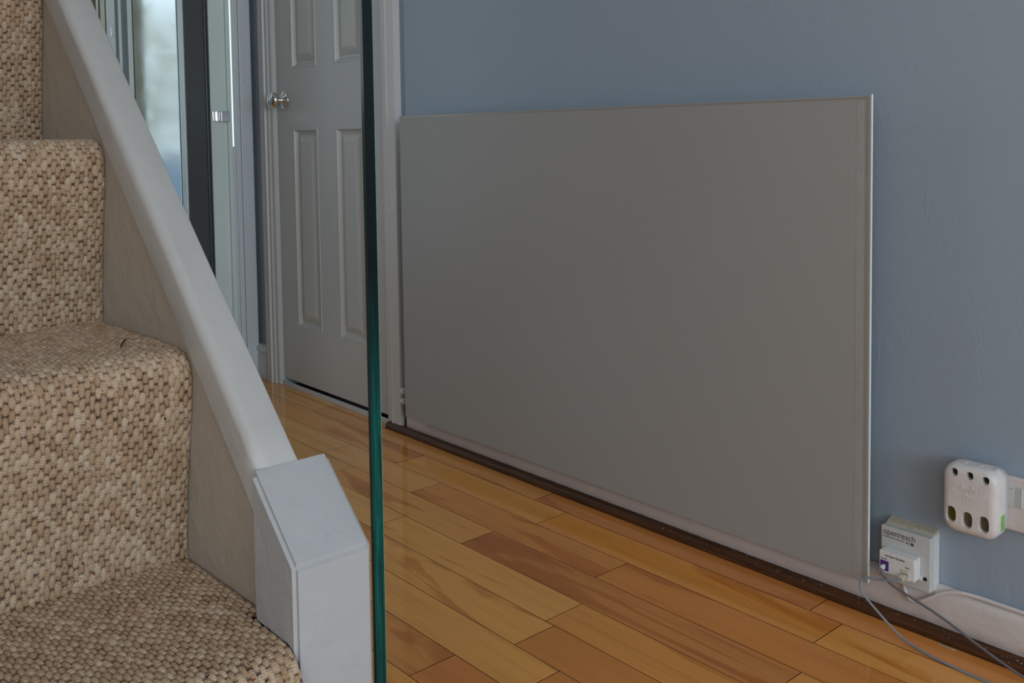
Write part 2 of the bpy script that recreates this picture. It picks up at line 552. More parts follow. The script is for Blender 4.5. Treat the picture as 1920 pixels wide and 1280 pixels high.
while y1 > YF:
    y0 = y1-PITCH
    if row in known: cuts = [XE-0.45]+known[row]
    else:
        cuts = [XE-0.45]; x = XE-0.45+random.uniform(0.3, 0.9)
        while x < -0.3: cuts.append(x); x += random.uniform(0.5, 0.95)
    x = cuts[-1]+random.uniform(0.6, 0.95)
    while x < XR-0.3: cuts.append(x); x += random.uniform(0.9, 1.6)
    cuts.append(XR)
    for k in range(len(cuts)-1):
        a, b = cuts[k], cuts[k+1]
        if row > 12 and b < -0.8: continue
        if b < -0.8 and y1 < -1.21: continue
        cx, cyy = (a+b)/2, (y0+y1)/2
        g = 0.00035 if row != 0 else 0.0007
        hx, hy = (b-a)/2-0.0004, PITCH/2-g
        bmk = bmesh.new()
        box(bmk, -hx, hx, -hy, hy, -0.009, 0)
        top = [e for e in bmk.edges if all(abs(vv.co.z) < 1e-6 for vv in e.verts)]
        bmesh.ops.bevel(bmk, geom=top, offset=0.00035, segments=1, affect='EDGES')
        me = bpy.data.meshes.new('plank')
        bmesh.ops.recalc_face_normals(bmk, faces=bmk.faces)
        bmk.to_mesh(me); bmk.free()
        me.materials.append(PLANK); me.materials.append(SUBFLOOR)
        for f in me.polygons: f.material_index = 0 if f.normal.z > 0.95 else 1
        o = link('plank', me)
        o.parent = floor
        o.location = (cx, cyy, random.uniform(-0.0001, 0.0))
        t = tones.get((row, k)) or random.choice(palette)
        k_ = 0.8; t = tuple(t_*k_+m_*(1-k_) for t_, m_ in zip(t, (0.57, 0.295, 0.095))); o.color = (min(1, t[0]*1.36), t[1]*1.16, t[2]*0.80, 1)
    y1 = y0
    row += 1

# skirting boards, quadrant
def lumpy_skirting(x0, x1, step, h, th):
    bm = bmesh.new()
    prof = [(0, 0), (-th, 0), (-th, h*0.45), (-th, h*0.78), (-th*0.93, h*0.88), (-th*0.65, h*0.955), (-th*0.25, h*0.99), (0, h)]
    n = int((x1-x0)/step)
    prev = None
    for i in range(n+1):
        x = x0+(x1-x0)*i/n
        ring = []
        for j, (y, z) in enumerate(prof):
            k = mnoise.noise(Vector((x*22, j*0.9, 3)))
            k2 = mnoise.noise(Vector((x*70, j*1.7, 8)))
            dz = (0.0022*k+0.0010*k2) if j >= 4 else 0
            dy = (0.0012*k+0.0005*k2) if 1 <= j <= 6 else 0
            if j == 0 or j == 7: dy = 0
            ring.append(bm.verts.new((x, y+dy, z+dz)))
        if prev:
            for j in range(len(ring)-1): bm.faces.new((prev[j], prev[j+1], ring[j+1], ring[j]))
            bm.faces.new((prev[-1], prev[0], ring[0], ring[-1]))
        else: bm.faces.new(ring)
        prev = ring
    bm.faces.new(prev[::-1])
    return bm


sk = structure('baseboard_back', lumpy_skirting(-2.238, XR, 0.006, 0.085, 0.018), SKIRT, smooth=True)

bm = bmesh.new()
prof = [(-0.0175, 0.0002), (-0.034, 0.0002)]
for i in range(7):
    a = i/6*PI/2
    prof.append((-0.018-0.016*math.cos(a), 0.003+0.0165*math.sin(a)))
prev = None
N = 700
x0, x1 = -2.325, XR
for i in range(N+1):
    x = x0+(x1-x0)*i/N
    ring = [bm.verts.new((x, p[0]+(0.0006*mnoise.noise(Vector((x*30, j, 0))) if j > 1 else 0), p[1]+(0.0007*mnoise.noise(Vector((x*24, j*.5, 5))) if j > 1 else 0))) for j, p in enumerate(prof)]
    if prev:
        for j in range(len(ring)): bm.faces.new((prev[j], prev[(j+1) % len(ring)], ring[(j+1) % len(ring)], ring[j]))
    else: bm.faces.new(ring)
    prev = ring
bm.faces.new(prev[::-1])
structure('trim_1', bm, BROWN, smooth=True)

# short skirting with rounded (torus) top in the corner beside the entrance
bm = bmesh.new()
prof = [(-0.002, 0.0), (-0.020, 0.0), (-0.020, 0.082), (-0.014, 0.088), (-0.020, 0.094), (-0.024, 0.102), (-0.022, 0.112), (-0.014, 0.118), (-0.002, 0.120)]
prism(bm, prof, 0, -3.30, -3.085)
structure('baseboard_left', bm, WHITE_OLD, smooth=False)


# ------------------------------------------------------------------ door in the long wall
def architrave(x0, x1, inner_right, name):
    """vertical moulded board, steps toward the door"""
    bm = bmesh.new()
    W = x1-x0
    pr = [(0, 0.0), (0, -0.0205), (0.002, -0.022), (W*0.44, -0.022), (W*0.47, -0.0245), (W*0.51, -0.0245), (W*0.54, -0.018),
          (W*0.72, -0.0195), (W*0.78, -0.0150), (W*0.80, -0.0135), (W*0.96, -0.0125), (W, -0.010), (W, 0.0)]
    if inner_right: pts = [(x0+a, b) for a, b in pr]
    else: pts = [(x1-a, b) for a, b in pr]
    prism(bm, pts, 2, 0.0004, 2.07)
    return structure(name, bm, WHITE_OLD)


architrave(-3.078, -3.000, True, 'trim_2')
architrave(-2.343, -2.261, False, 'trim_3')
structure('trim_4', B(-3.078, -2.261, -0.022, 0.0, 2.0, 2.07, 0.003), WHITE_OLD)
# lining
bm = B(-3.020, -3.0005, 0.0, 0.11, 0.0, 2.0, 0.001)
box(bm, -2.3425, -2.325, 0.0, 0.11, 0.0, 2.0, 0.001)
structure('trim_5', bm, WHITE_OLD)
# threshold strip below door with a dark gap
structure('trim_6', B(-2.9985, -2.344, -0.004, 0.0015, -0.006, 0.0135, 0.001), WHITE_OLD)

DX0, DX1 = -2.9965, -2.3455
DZ0, DZ1 = 0.0235, 1.985
DY = 0.004
door = empty('door_1', (-2.67, DY, DZ0))
door['kind'] = 'structure'
cols = [(-2.892, -2.734), (-2.622, -2.468)]
rows = [(0.214, 0.877), (1.076, 1.560), (1.690, 1.880)]


def moulded_leaf():
    bm = bmesh.new()
    xs = sorted({DX0, DX1, *[c for p in cols for c in p]})
    zs = sorted({DZ0, DZ1, *[c for p in rows for c in p]})
    for i in range(len(xs)-1):
        for j in range(len(zs)-1):
            hole = any(abs(xs[i]-c[0]) < 1e-6 for c in cols) and any(abs(zs[j]-r[0]) < 1e-6 for r in rows)
            if not hole:
                vs = [bm.verts.new((x, DY, z)) for x, z in ((xs[i], zs[j]), (xs[i+1], zs[j]), (xs[i+1], zs[j+1]), (xs[i], zs[j+1]))]
                bm.faces.new(vs)
    # back and sides
    vb = [bm.verts.new((x, DY+yy, z)) for yy in (0, 0.035) for x, z in ((DX0, DZ0), (DX1, DZ0), (DX1, DZ1), (DX0, DZ1))]
    for k in range(4): bm.faces.new((vb[k], vb[(k+1) % 4], vb[4+(k+1) % 4], vb[4+k]))
    bm.faces.new((vb[7], vb[6], vb[5], vb[4]))
    bmesh.ops.remove_doubles(bm, verts=bm.verts, dist=1e-6)
    return bm


leaf_mat = NT('moulded_door_paint')
_v = leaf_mat.mapping((7, 7, 150))
_g = leaf_mat.noise(1.0, 4, 0.6, _v, 0.6)
leaf_mat.b.inputs['Base Color'].default_value = (0.57, 0.565, 0.55, 1)
leaf_mat.b.inputs['Roughness'].default_value = 0.33
leaf_mat.bump(_g, 0.16, 0.0007)
DOORP = leaf_mat.m
obj('door_leaf', moulded_leaf(), DOORP, door)


def ring_panel(c, r):
    bm = bmesh.new()
    prof = [(0, 0), (0.001, -0.0018), (0.006, -0.0018), (0.008, 0.003), (0.013, 0.0115), (0.021, 0.0120), (0.024, 0.0100), (0.042, 0.0020), (0.046, 0.0012)]
    prev = None
    for ins, d in prof:
        vs = [bm.verts.new((x, DY+d, z)) for x, z in ((c[0]+ins, r[0]+ins), (c[1]-ins, r[0]+ins), (c[1]-ins, r[1]-ins), (c[0]+ins, r[1]-ins))]
        if prev:
            for k in range(4): bm.faces.new((prev[k], prev[(k+1) % 4], vs[(k+1) % 4], vs[k]))
        prev = vs
    bm.faces.new(prev)
    return bm


for c in cols:
    for r in rows: obj('door_panel', ring_panel(c, r), DOORP, door)
kx, kz = -2.945, 0.973
rose = obj('knob_rose', lathe(bmesh.new(), [(0.0, 0.001), (0.0300, 0.001), (0.0305, 0.004), (0.0285, 0.0065), (0.020, 0.008), (0.011, 0.012), (0.0085, 0.016), (0.0082, 0.022)], (kx, DY, kz), (0, -1, 0), 48), CHROME, door, smooth=True)
obj('knob', lathe(bmesh.new(), [(0.008, 0.020), (0.010, 0.026), (0.018, 0.031), (0.0255, 0.037), (0.0278, 0.043), (0.0265, 0.049), (0.021, 0.0555), (0.012, 0.0595), (0.001, 0.061)], (kx, DY, kz), (0, -1, 0), 48), CHROME, door, smooth=True)
# small spindle screw on the rose
bm = lathe(bmesh.new(), [(0.003, 0.0), (0.003, 0.011), (0.001, 0.012)], (kx+0.0245, DY-0.0045, kz), (0, -1, 0), 12)
obj('fixing_screw', bm, CHROME, door)

# ------------------------------------------------------------------ entrance screen (plane X ~ -3.15)
XS = -3.15
structure('trim_7', B(-3.174, XS, -0.0560, -0.0130, 0.0, 2.1, 0.002), WHITE)
structure('gap_light_blocker', B(-3.24, -3.1745, -0.032, -0.0005, 0.0, 2.1), WALL)  # hidden block added to stop sky light leaking past the trim
structure('trim_9', B(-3.174, XS-0.012, -0.0872, -0.0737, 0.0, 0.82), WHITE)
structure('trim_8', B(-3.174, XS-0.006, -0.0735, -0.0568, 0.0, 2.1, 0.002), WHITE)
# wall above the entrance and between entrance and stair
bm = B(-3.30, -3.18, -2.03, 0.0, 2.1, ZC)
box(bm, -3.30, -3.18, -2.03, -1.12, -0.02, 2.1)
box(bm, -3.30, -3.18, -1.12, -0.75, -0.02, 0.3)
structure('wall_left', bm, WALL)

door2 = empty('door_2', (-3.2, -0.25, 0))
door2['kind'] = 'structure'
obj('frame', B(-3.178, XS-0.004, -0.1010, -0.0875, 0.0, 2.1, 0.0015), UPVC, door2)
jamb = obj('jamb', B(-3.215, XS-0.014, -0.1590, -0.1015, 0.0, 2.1, 0.001), UPVC, door2)
# chrome latch keep on the jamb
bm = B(XS-0.0145, XS+0.004, -0.1290, -0.1000, 0.9055, 0.9415, 0.001)
k1 = obj('latch_keep', bm, BRUSHED, door2)
bm = B(XS-0.0145, XS-0.004, -0.1570, -0.1300, 0.9080, 0.9400, 0.001)
box(bm, XS-0.0145, XS+0.001, -0.1450, -0.1385, 0.9080, 0.9400, 0.0008)
obj('latch_bolt', bm, CHROME, door2)
obj('dark_reveal', B(-3.22, XS-0.022, -0.1690, -0.1592, 0.0, 2.1), DARKGAP, door2)  # near-black strip painted in for the shaded reveal gap
obj('stile', B(-3.215, XS-0.004, -0.2510, -0.1800, 0.0, 2.08, 0.002), GREYDOOR, door2)
obj('stile_moulding', B(-3.215, XS+0.001, -0.1800, -0.1735, 0.0, 2.08, 0.002), GREYDOOR, door2)
obj('stile_edge', B(-3.215, XS-0.008, -0.1732, -0.1695, 0.0, 2.08, 0.001), GREYDOOR, door2)
obj('glazing_bead', B(-3.20, XS-0.003, -0.2580, -0.2515, 0.0, 2.08, 0.001), BEADING, door2)
obj('frosted_pane', B(-3.192, -3.184, -0.4150, -0.2580, 0.0, 2.08), FROST, door2)
obj('dark_bead', B(-3.20, XS-0.006, -0.4185, -0.4150, 0.0, 2.08, 0.0008), DARKGAP, door2)

win = empty('window_3', (-3.2, -0.5, 0))
win['kind'] = 'structure'
cream = simple('cream_frame_paint', (0.72, 0.72, 0.62), 0.35)
greyf = simple('grey_frame_paint', (0.22, 0.26, 0.28), 0.4)
obj('mullion', B(-3.22, XS-0.003, -0.4340, -0.4190, 0.0, 2.1, 0.0015), UPVC, win)
obj('inner_frame', B(-3.22, XS-0.018, -0.4520, -0.4345, 0.0, 2.1, 0.001), greyf, win)
obj('glazing_bar', B(-3.22, XS-0.006, -0.4615, -0.4525, 0.0, 2.1, 0.001), UPVC, win)
obj('glazing_rebate', B(-3.22, XS-0.022, -0.4720, -0.4620, 0.0, 2.1), greyf, win)
p = obj('sash', B(-3.22, XS-0.004, -0.4990, -0.4725, 0.0, 2.1, 0.0015), UPVC, win)
obj('sash_hinge', B(XS-0.005, XS-0.001, -0.488, -0.476, 1.175, 1.205, 0.0008), BRUSHED, win)
obj('gasket', B(-3.22, XS-0.020, -0.5030, -0.4995, 0.0, 2.1), DARKGAP, win)
obj('outer_frame', B(-3.22, XS-0.004, -0.5170, -0.5035, 0.0, 2.1, 0.001), cream, win)
obj('seal_strip', B(-3.22, XS-0.02, -0.5225, -0.5175, 0.0, 2.1), DARKGAP, win)
obj('frame_edge', B(-3.18, XS-0.004, -0.5290, -0.5230, 0.0, 2.1, 0.001), BEADING, win)
obj('side_panel', B(-3.22, XS-0.012, -0.7500, -0.5295, 0.0, 2.1, 0.002), TIMBER, win)

# outside
structure('ground', B(-70, -3.31, -60, 60, -0.08, -0.03), PATH)
post = obj('gate_post', B(-4.08, -4.00, -0.112, -0.062, -0.03, 2.6, 0.008), TIMBER)
tag(post, 'weathered timber post outside, blurred behind the left edge of the frosted door glass', 'post')


def shrub(cx, cyy, cz, rx, rz, n, seed):
    rnd = random.Random(seed)
    t = empty('garden_shrub', (cx, cyy, -0.03))
    bm = bmesh.new()
    for _ in range(n):
        while True:
            p = Vector((rnd.uniform(-1, 1), rnd.uniform(-1, 1), rnd.uniform(-1, 1)))
            if 0.3 < p.length < 1: break
        c = Vector((cx+p.x*rx, cyy+p.y*rx, cz+p.z*rz))
        q = Matrix.Rotation(rnd.uniform(0, 6.28), 3, Vector((rnd.random(), rnd.random(), rnd.random()+.01)).normalized())
        s = rnd.uniform(0.025, 0.06)
        vs = [bm.verts.new(c+q @ Vector(u)*s) for u in ((-1, 0, 0), (0, -0.4, 0.1), (1, 0, 0), (0, 0.4, 0.1))]
        bm.faces.new(vs)
    obj('foliage', bm, LEAF, t)
    obj('stem', lathe(bmesh.new(), [(0.04, 0), (0.03, 0.6), (0.015, cz)], (cx, cyy, -0.03), (0, 0, 1), 10), BARK, t)
    return t


tag(shrub(-8.2, 1.30, 1.30, 0.85, 0.75, 1500, 3), 'olive garden shrub outside, blurred behind the frosted entrance glass', 'shrub')

# ------------------------------------------------------------------ wall mounted glass panel
PX0, PX1, PZ0, PZ1 = -2.1915, -0.8165, 0.0660, 0.9015
hp = empty('heating_panel', ((PX0+PX1)/2, -0.0495, PZ0))
tag(hp, 'large rectangular warm grey glass heating panel mounted low on the blue grey wall', 'heater')
obj('glass_front', B(PX0+0.0006, PX1-0.0006, -0.0550, -0.0502, PZ0+0.0006, PZ1-0.0006, 0.0006), PANELG, hp)
e = obj('glass_edge', B(PX1-0.00055, PX1+0.0004, -0.0546, -0.0500, PZ0+0.001, PZ1+0.0012, 0.0002), GLASSEDGE, hp)
e['label'] = 'bright ground right-hand edge of the glass'
obj('bevel_reflection_strip', B(PX1-0.0260, PX1-0.0135, -0.0553, -0.0549, PZ0+0.004, PZ1-0.010), simple('painted_bevel_reflection', (0.380, 0.378, 0.372), 0.4), hp)  # reflection of the glass bevel painted as a paler strip
bm = B(PX1-0.0095, PX1-0.0032, -0.0553, -0.0549, PZ0+0.004, PZ1-0.002)
obj('coating_border', bm, PANELB, hp)
bm = B(PX0+0.003, PX1-0.009, -0.0553, -0.0549, PZ1-0.0060, PZ1-0.0022)
obj('coating_border', bm, PANELB, hp)
obj('back_box', B(PX0+0.16, PX1-0.16, -0.0500, -0.0230, PZ0+0.10, PZ1-0.10, 0.002), ALU, hp)
bm = bmesh.new()
obj('wall_bracket', B(PX0+0.30, PX0+0.42, -0.0232, -0.0003, PZ1-0.30, PZ1-0.22, 0.001), ALU, hp)
obj('wall_bracket', B(PX1-0.42, PX1-0.30, -0.0232, -0.0003, PZ1-0.30, PZ1-0.22, 0.001), ALU, hp)

# two capped pipe stubs and split skirting end in the gap left of the panel
for z, nm in ((0.1215, 'upper of the two white round pipe caps in the gap left of the glass panel'), (0.0925, 'lower of the two white round pipe caps in the gap left of the glass panel')):
    t = obj('pipe_cap', lathe(bmesh.new(), [(0.006, 0.0), (0.006, 0.014), (0.0085, 0.016), (0.0095, 0.020), (0.0085, 0.026), (0.005, 0.030), (0.001, 0.0315)], (-2.2465, -0.0003, z), (0, -1, 0), 20), PLASTIC, smooth=True)
    tag(t, nm, 'pipe cap', 'pipe caps beside the glass panel')
bm = bmesh.new()
prism(bm, [(-2.257, 0.086), (-2.243, 0.086), (-2.240, 0.060), (-2.247, 0.030), (-2.252, 0.003), (-2.2575, 0.003)], 1, -0.012, -0.0003)
t = obj('wood_splinter', bm, BROWN)
tag(t, 'dark split wood sliver between door architrave and skirting end', 'wood sliver')

# ------------------------------------------------------------------ phone socket
ps = empty('phone_socket', (-0.761, -0.0003, 0.076))
tag(ps, 'square white telephone socket box printed with a grey logo, right of the glass panel', 'socket')
bm = B(-0.8035, -0.7185, -0.0200, -0.0003, 0.0765, 0.1690, 0.0015)
obj('back_box', bm, simple('painted_plastic', (0.66, 0.67, 0.65), 0.5, nscale=120, var=0.08), ps)
bm = bmesh.new()
prism(bm, [(-0.0200, 0.1686), (-0.0200, 0.1690), (-0.0165, 0.1720), (-0.0003, 0.1765), (-0.0003, 0.1686)], 0, -0.8020, -0.7195)
obj('paint_buildup', bm, simple('old_beige_paint', (0.50, 0.47, 0.37), 0.6, nscale=150, var=0.15), ps)['label'] = 'uneven beige paint built up on top of the box'
obj('faceplate', B(-0.8040, -0.7180, -0.0345, -0.0206, 0.0765, 0.1685, 0.0018), PLASTIC_GREY, ps)
FY = -0.0347
text_mesh('logo_text', 'openreach', 0.0152, GREYINK, on_wall(-0.8005, FY, 0.1545), ps, sx=0.88)
bm = bmesh.new()
x = -0.8000
while x < -0.7640:
    wdt = random.uniform(0.0006, 0.0016)
    box(bm, x, x+wdt, FY-0.0001, FY+0.0003, 0.1500, 0.1513)
    x += wdt+0.0005
obj('small_print', bm, GREYINK, ps)
text_mesh('operator_text', 'BT', 0.0058, GREYINK, on_wall(-0.7600, FY, 0.1478), ps, sx=1.1)
bm = bmesh.new()
for k in range(5):
    a = k*2*PI/5+0.3
    cx_, cz_ = -0.7490+0.0018*math.cos(a), 0.1497+0.0018*math.sin(a)
    prism(bm, [(cx_+0.0015*math.cos(a+b_), cz_+0.0015*math.sin(a+b_)) for b_ in (0, 1.2, 2.6, 3.8, 5.2)], 1, FY-0.0001, FY+0.0003)
obj('globe_emblem', bm, GREYINK, ps)
bm = lathe(bmesh.new(), [(0.0, 0.0), (0.0034, 0.0), (0.0034, 0.0004), (0.0, 0.0005)], (-0.7265, FY+0.0002, 0.0985), (0, -1, 0), 20)
obj('screw_recess', bm, HOLE, ps)
obj('release_clip', B(-0.7345, -0.7312, -0.0385, -0.0346, 0.0955, 0.1020, 0.0006), PLASTIC, ps)

# microfilter plugged into the socket
mf = empty('line_filter', (-0.7648, -0.0347, 0.0975))
tag(mf, 'small white line filter block plugged into the phone socket, with purple outlet and plugs', 'adapter')
obj('body', B(-0.7955, -0.7345, -0.0560, -0.0349, 0.0965, 0.1335, 0.0012), PLASTIC, mf)
GY = -0.0562
text_mesh('heading_text', 'Sky Master Microfilter', 0.0048, BLACK, on_wall(-0.7850, GY, 0.1255), mf, sx=0.80)
text_mesh('outlet_text', 'Sky Hub', 0.0036, BLACK, on_wall(-0.7925, GY, 0.1195), mf, sx=0.8)
text_mesh('phone_text', 'Phone', 0.0036, BLACK, on_wall(-0.7500, GY, 0.1160), mf, sx=0.8)
obj('purple_outlet', B(-0.7935, -0.7790, -0.0566, -0.0558, 0.1005, 0.1175, 0.0003), PURPLE, mf)
obj('outlet_hole', B(-0.7895, -0.7830, -0.0569, -0.0561, 0.1055, 0.1125, 0.0002), HOLE, mf)
obj('phone_outlet', B(-0.7570, -0.7440, -0.0570, -0.0558, 0.1020, 0.1130, 0.0003), CREAM, mf)
obj('outlet_hole', B(-0.7555, -0.7455, -0.0573, -0.0563, 0.1030, 0.1065, 0.0002), HOLE, mf)

dc = empty('dark_grey_cord', (-0.786, -0.06, 0.105))
tag(dc, 'dark grey phone cord from the purple outlet, hanging over the brown floor strip', 'cord')
obj('plug', B(-0.7885, -0.7840, -0.0660, -0.0570, 0.1045, 0.1115, 0.0006), PLASTIC, dc)
tube('cable', [(-0.7862, -0.0655, 0.107), (-0.7860, -0.0665, 0.101), (-0.7820, -0.067, 0.095), (-0.7745, -0.067, 0.0885), (-0.7600, -0.065, 0.081), (-0.7400, -0.063, 0.0745),
               (-0.6920, -0.060, 0.0598), (-0.6560, -0.060, 0.0450), (-0.6240, -0.060, 0.0315), (-0.5600, -0.060, 0.0088), (-0.500, -0.065, 0.0030), (-0.40, -0.085, 0.0022), (-0.30, -0.12, 0.0022)], 0.0021, CORD1, dc)
pc = empty('pale_grey_cord', (-0.75, -0.06, 0.10))
tag(pc, 'pale grey cord looping from the cream plug down onto the wooden floor', 'cord')
obj('plug', B(-0.7545, -0.7465, -0.0690, -0.0574, 0.0985, 0.1060, 0.0008), CREAM, pc)
obj('plug', B(-0.7460, -0.7405, -0.0640, -0.0562, 0.0985, 0.1050, 0.0006), CREAM, pc)
tube('cable', [(-0.7500, -0.068, 0.1015), (-0.7560, -0.0710, 0.0985), (-0.7680, -0.073, 0.0940), (-0.7830, -0.0745, 0.0910), (-0.8030, -0.076, 0.0885), (-0.8140, -0.078, 0.0850),
               (-0.8185, -0.080, 0.0740), (-0.8140, -0.080, 0.0600), (-0.8020, -0.080, 0.0500), (-0.7740, -0.078, 0.0270), (-0.7480, -0.077, 0.0085), (-0.7200, -0.083, 0.0028),
               (-0.6760, -0.092, 0.0022), (-0.6300, -0.0965, 0.0022), (-0.5900, -0.098, 0.0022), (-0.52, -0.105, 0.0022), (-0.40, -0.14, 0.0022), (-0.32, -0.20, 0.0022)], 0.0020, CORD2, pc)
wc = empty('painted_cable', (-0.76, -0.02, 0.07))
tag(wc, 'white painted cable dipping out of the phone socket and running along the skirting top', 'cable')
tube('cable', [(-0.7690, -0.022, 0.0800), (-0.7680, -0.0235, 0.0660), (-0.7640, -0.0238, 0.0560), (-0.7560, -0.0238, 0.0480), (-0.7460, -0.0236, 0.0480), (-0.7300, -0.0230, 0.0590), (-0.7120, -0.0210, 0.0730),
               (-0.6960, -0.019, 0.0825), (-0.6750, -0.0165, 0.0880), (-0.6500, -0.0125, 0.0880), (-0.6200, -0.0115, 0.0870), (-0.5600, -0.0112, 0.0870), (-0.40, -0.0112, 0.0875), (0.2, -0.0112, 0.087)], 0.0034, SKIRT, wc)

# ------------------------------------------------------------------ wall outlet plate
wo = empty('wall_outlet', (-0.57, -0.0003, 0.215))
tag(wo, 'white double wall outlet plate with rocker switches, partly behind the air freshener', 'outlet')
obj('faceplate', B(-0.664, -0.518, -0.0100, -0.0003, 0.2120, 0.2980, 0.003), SKIRT, wo)


def rocker(xa, xb):
    bm = bmesh.new()
    xm = (xa+xb)/2
    prism(bm, [(xa, -0.0098), (xa, -0.0125), (xm, -0.0110), (xb, -0.0150), (xb, -0.0098)], 2, 0.2520, 0.2835)
    return bm


obj('rocker_switch', rocker(-0.6300, -0.6105), PLASTIC_GREY, wo)
obj('rocker_switch', rocker(-0.6085, -0.5850), PLASTIC_GREY, wo)
text_mesh('rating_text', '13A', 0.0026, REDINK, on_wall(-0.6030, -0.0154, 0.2800), wo, sx=1.0)

# ------------------------------------------------------------------ plug-in air freshener
af = empty('air_freshener', (-0.645, -0.0105, 0.205))
tag(af, 'rounded white plug-in air freshener with three dark vents on top and three oval windows', 'air freshener')
AX0, AX1, AZ0, AZ1 = -0.6885, -0.6030, 0.2035, 0.3140


def superrect(x0, x1, z0, z1, r, n=8, slant=0.0):
    pts = []
    for cx_, cz_, a0 in ((x1-r, z1-r, 0), (x0+r, z1-r, PI/2), (x0+r, z0+r, PI), (x1-r, z0+r, 3*PI/2)):
        for i in range(n+1):
            a = a0+i/n*PI/2
            pts.append((cx_+r*math.cos(a), cz_+r*math.sin(a)))
    return pts


def shell(x0, x1, z0, z1, r, layers):
    bm = bmesh.new()
    prev = None
    for y, ins in layers:
        pts = superrect(x0+ins, x1-ins, z0+ins, z1-ins, max(r-ins*0.6, 0.004))
        ring = [bm.verts.new((px, y, pz)) for px, pz in pts]
        if prev:
            for i in range(len(ring)): bm.faces.new((prev[i], prev[(i+1) % len(ring)], ring[(i+1) % len(ring)], ring[i]))
        else: bm.faces.new(ring[::-1])
        prev = ring
    bm.faces.new(prev)
    return bm


def boolean_cut(o, cutter_bm):
    cme = bpy.data.meshes.new('cut')
    bmesh.ops.recalc_face_normals(cutter_bm, faces=cutter_bm.faces)
    cutter_bm.to_mesh(cme); cutter_bm.free()
    co = bpy.data.objects.new('cut', cme)
    COL.objects.link(co)
    md = o.modifiers.new('b', 'BOOLEAN')
    md.object = co; md.operation = 'DIFFERENCE'; md.solver = 'EXACT'
    dg = bpy.context.evaluated_depsgraph_get()
    me = bpy.data.meshes.new_from_object(o.evaluated_get(dg))
    o.modifiers.clear()
    o.data = me
    bpy.data.objects.remove(co)


front = obj('front_cover', shell(AX0, AX1, AZ0, AZ1, 0.020, [(-0.0300, 0.0), (-0.0480, 0.0), (-0.0540, 0.0010), (-0.0585, 0.0035), (-0.0610, 0.0070), (-0.0622, 0.0120)]), PLASTIC_FRESH, af)
back = obj('back_shell', shell(AX0+0.001, AX1-0.0002, AZ0+0.0015, AZ1-0.001, 0.020, [(-0.0105, 0.006), (-0.0150, 0.001), (-0.0296, 0.0)]), PLASTIC_GREY, af)


def ellipse_prism(cx_, cz_, rx_, rz_, ya, yb, n=28, rx2=None, rz2=None):
    bm = bmesh.new()
    rx2 = rx2 or rx_; rz2 = rz2 or rz_
    def se(t): c_, s_ = math.cos(t*2*PI/n), math.sin(t*2*PI/n); return math.copysign(abs(c_)**0.75, c_), math.copysign(abs(s_)**0.75, s_)
    a = [bm.verts.new((cx_+rx_*se(t)[0], ya, cz_+rz_*se(t)[1])) for t in range(n)]
    b = [bm.verts.new((cx_+rx2*se(t)[0], yb, cz_+rz2*se(t)[1])) for t in range(n)]
    bm.faces.new(a); bm.faces.new(b[::-1])
    for i in range(n): bm.faces.new((a[i], b[i], b[(i+1) % n], a[(i+1) % n]))
    return bm


for hx, hz in ((-0.6685, 0.3010), (-0.6445, 0.3005), (-0.6205, 0.2990)):
    boolean_cut(front, ellipse_prism(hx, hz, 0.0055, 0.0060, -0.070, -0.052))
    obj('vent', ellipse_prism(hx, hz, 0.0053, 0.0058, -0.0532, -0.0522), HOLE, af)
GLI = simple('amber_green_liquid', (0.075, 0.085, 0.012), 0.15)
GLI2 = simple('murky_liquid', (0.10, 0.095, 0.055), 0.15)
for i, (hx, hz) in enumerate(((-0.6735, 0.2320), (-0.6480, 0.2290), (-0.6225, 0.2290))):
    boolean_cut(front, ellipse_prism(hx, hz, 0.0092, 0.0140, -0.070, -0.050, rx2=0.0070, rz2=0.0118))
    wp = obj('liquid_window', ellipse_prism(hx, hz, 0.0078, 0.0125, -0.0545, -0.0512), (GLI, GLI2, GLI2)[i], af)
    if i == 0: wp['label'] = 'greener oval liquid window'
for o_ in (front, back):
    for f in o_.data.polygons: f.use_smooth = True
    o_.data.set_sharp_from_angle(angle=math.radians(50))
text_mesh('embossed_text', 'Ambi', 0.0165, PLASTIC_FRESH, on_wall(-0.6620, -0.0623, 0.2735), af, depth=0.0004, sx=0.78, shear=0.25, bev=0.0002)
text_mesh('embossed_text', 'Pur', 0.0165, PLASTIC_FRESH, on_wall(-0.6560, -0.0623, 0.2600), af, depth=0.0004, sx=0.78, shear=0.25, bev=0.0002)
obj('green_strip', B(AX1-0.0010, AX1+0.0003, -0.0460, -0.0315, 0.2200, 0.2440, 0.0003), GREENP, af)['label'] = 'green strip low on the right side'
for bx in (-0.660, -0.6365, -0.6135):
    obj('top_button', B(bx-0.003, bx+0.003, -0.046, -0.038, AZ1-0.001, AZ1+0.0015, 0.0006), PLASTIC_GREY, af)

# paint flakes and dust along the floor strip
bm = bmesh.new()
rnd = random.Random(5)
for _ in range(90):
    x = rnd.uniform(-1.3, -0.45); onq = rnd.random() < 0.55
    y = rnd.uniform(-0.033, -0.022) if onq else rnd.uniform(-0.20, -0.036)
    if onq:
        cth = (-y-0.018)/0.016
        z = 0.003+0.0165*math.sqrt(max(0, 1-cth*cth))
    else:
        z = 0.0
        if x > -0.85: continue
    s = rnd.uniform(0.0004, 0.0009)
    box(bm, x-s, x+s, y-s*0.7, y+s*0.7, z, z+s*0.8)
for k in range(14):
    x = -0.700+k*0.0018; s = rnd.uniform(0.0012, 0.0022)
    box(bm, x-s, x+s, -0.0385-s*0.7+rnd.uniform(-0.001, 0.001), -0.0385+s*0.7, 0.0002, 0.0009)
t = obj('paint_flakes', bm, simple('flake_white', (0.6, 0.58, 0.5), 0.7))
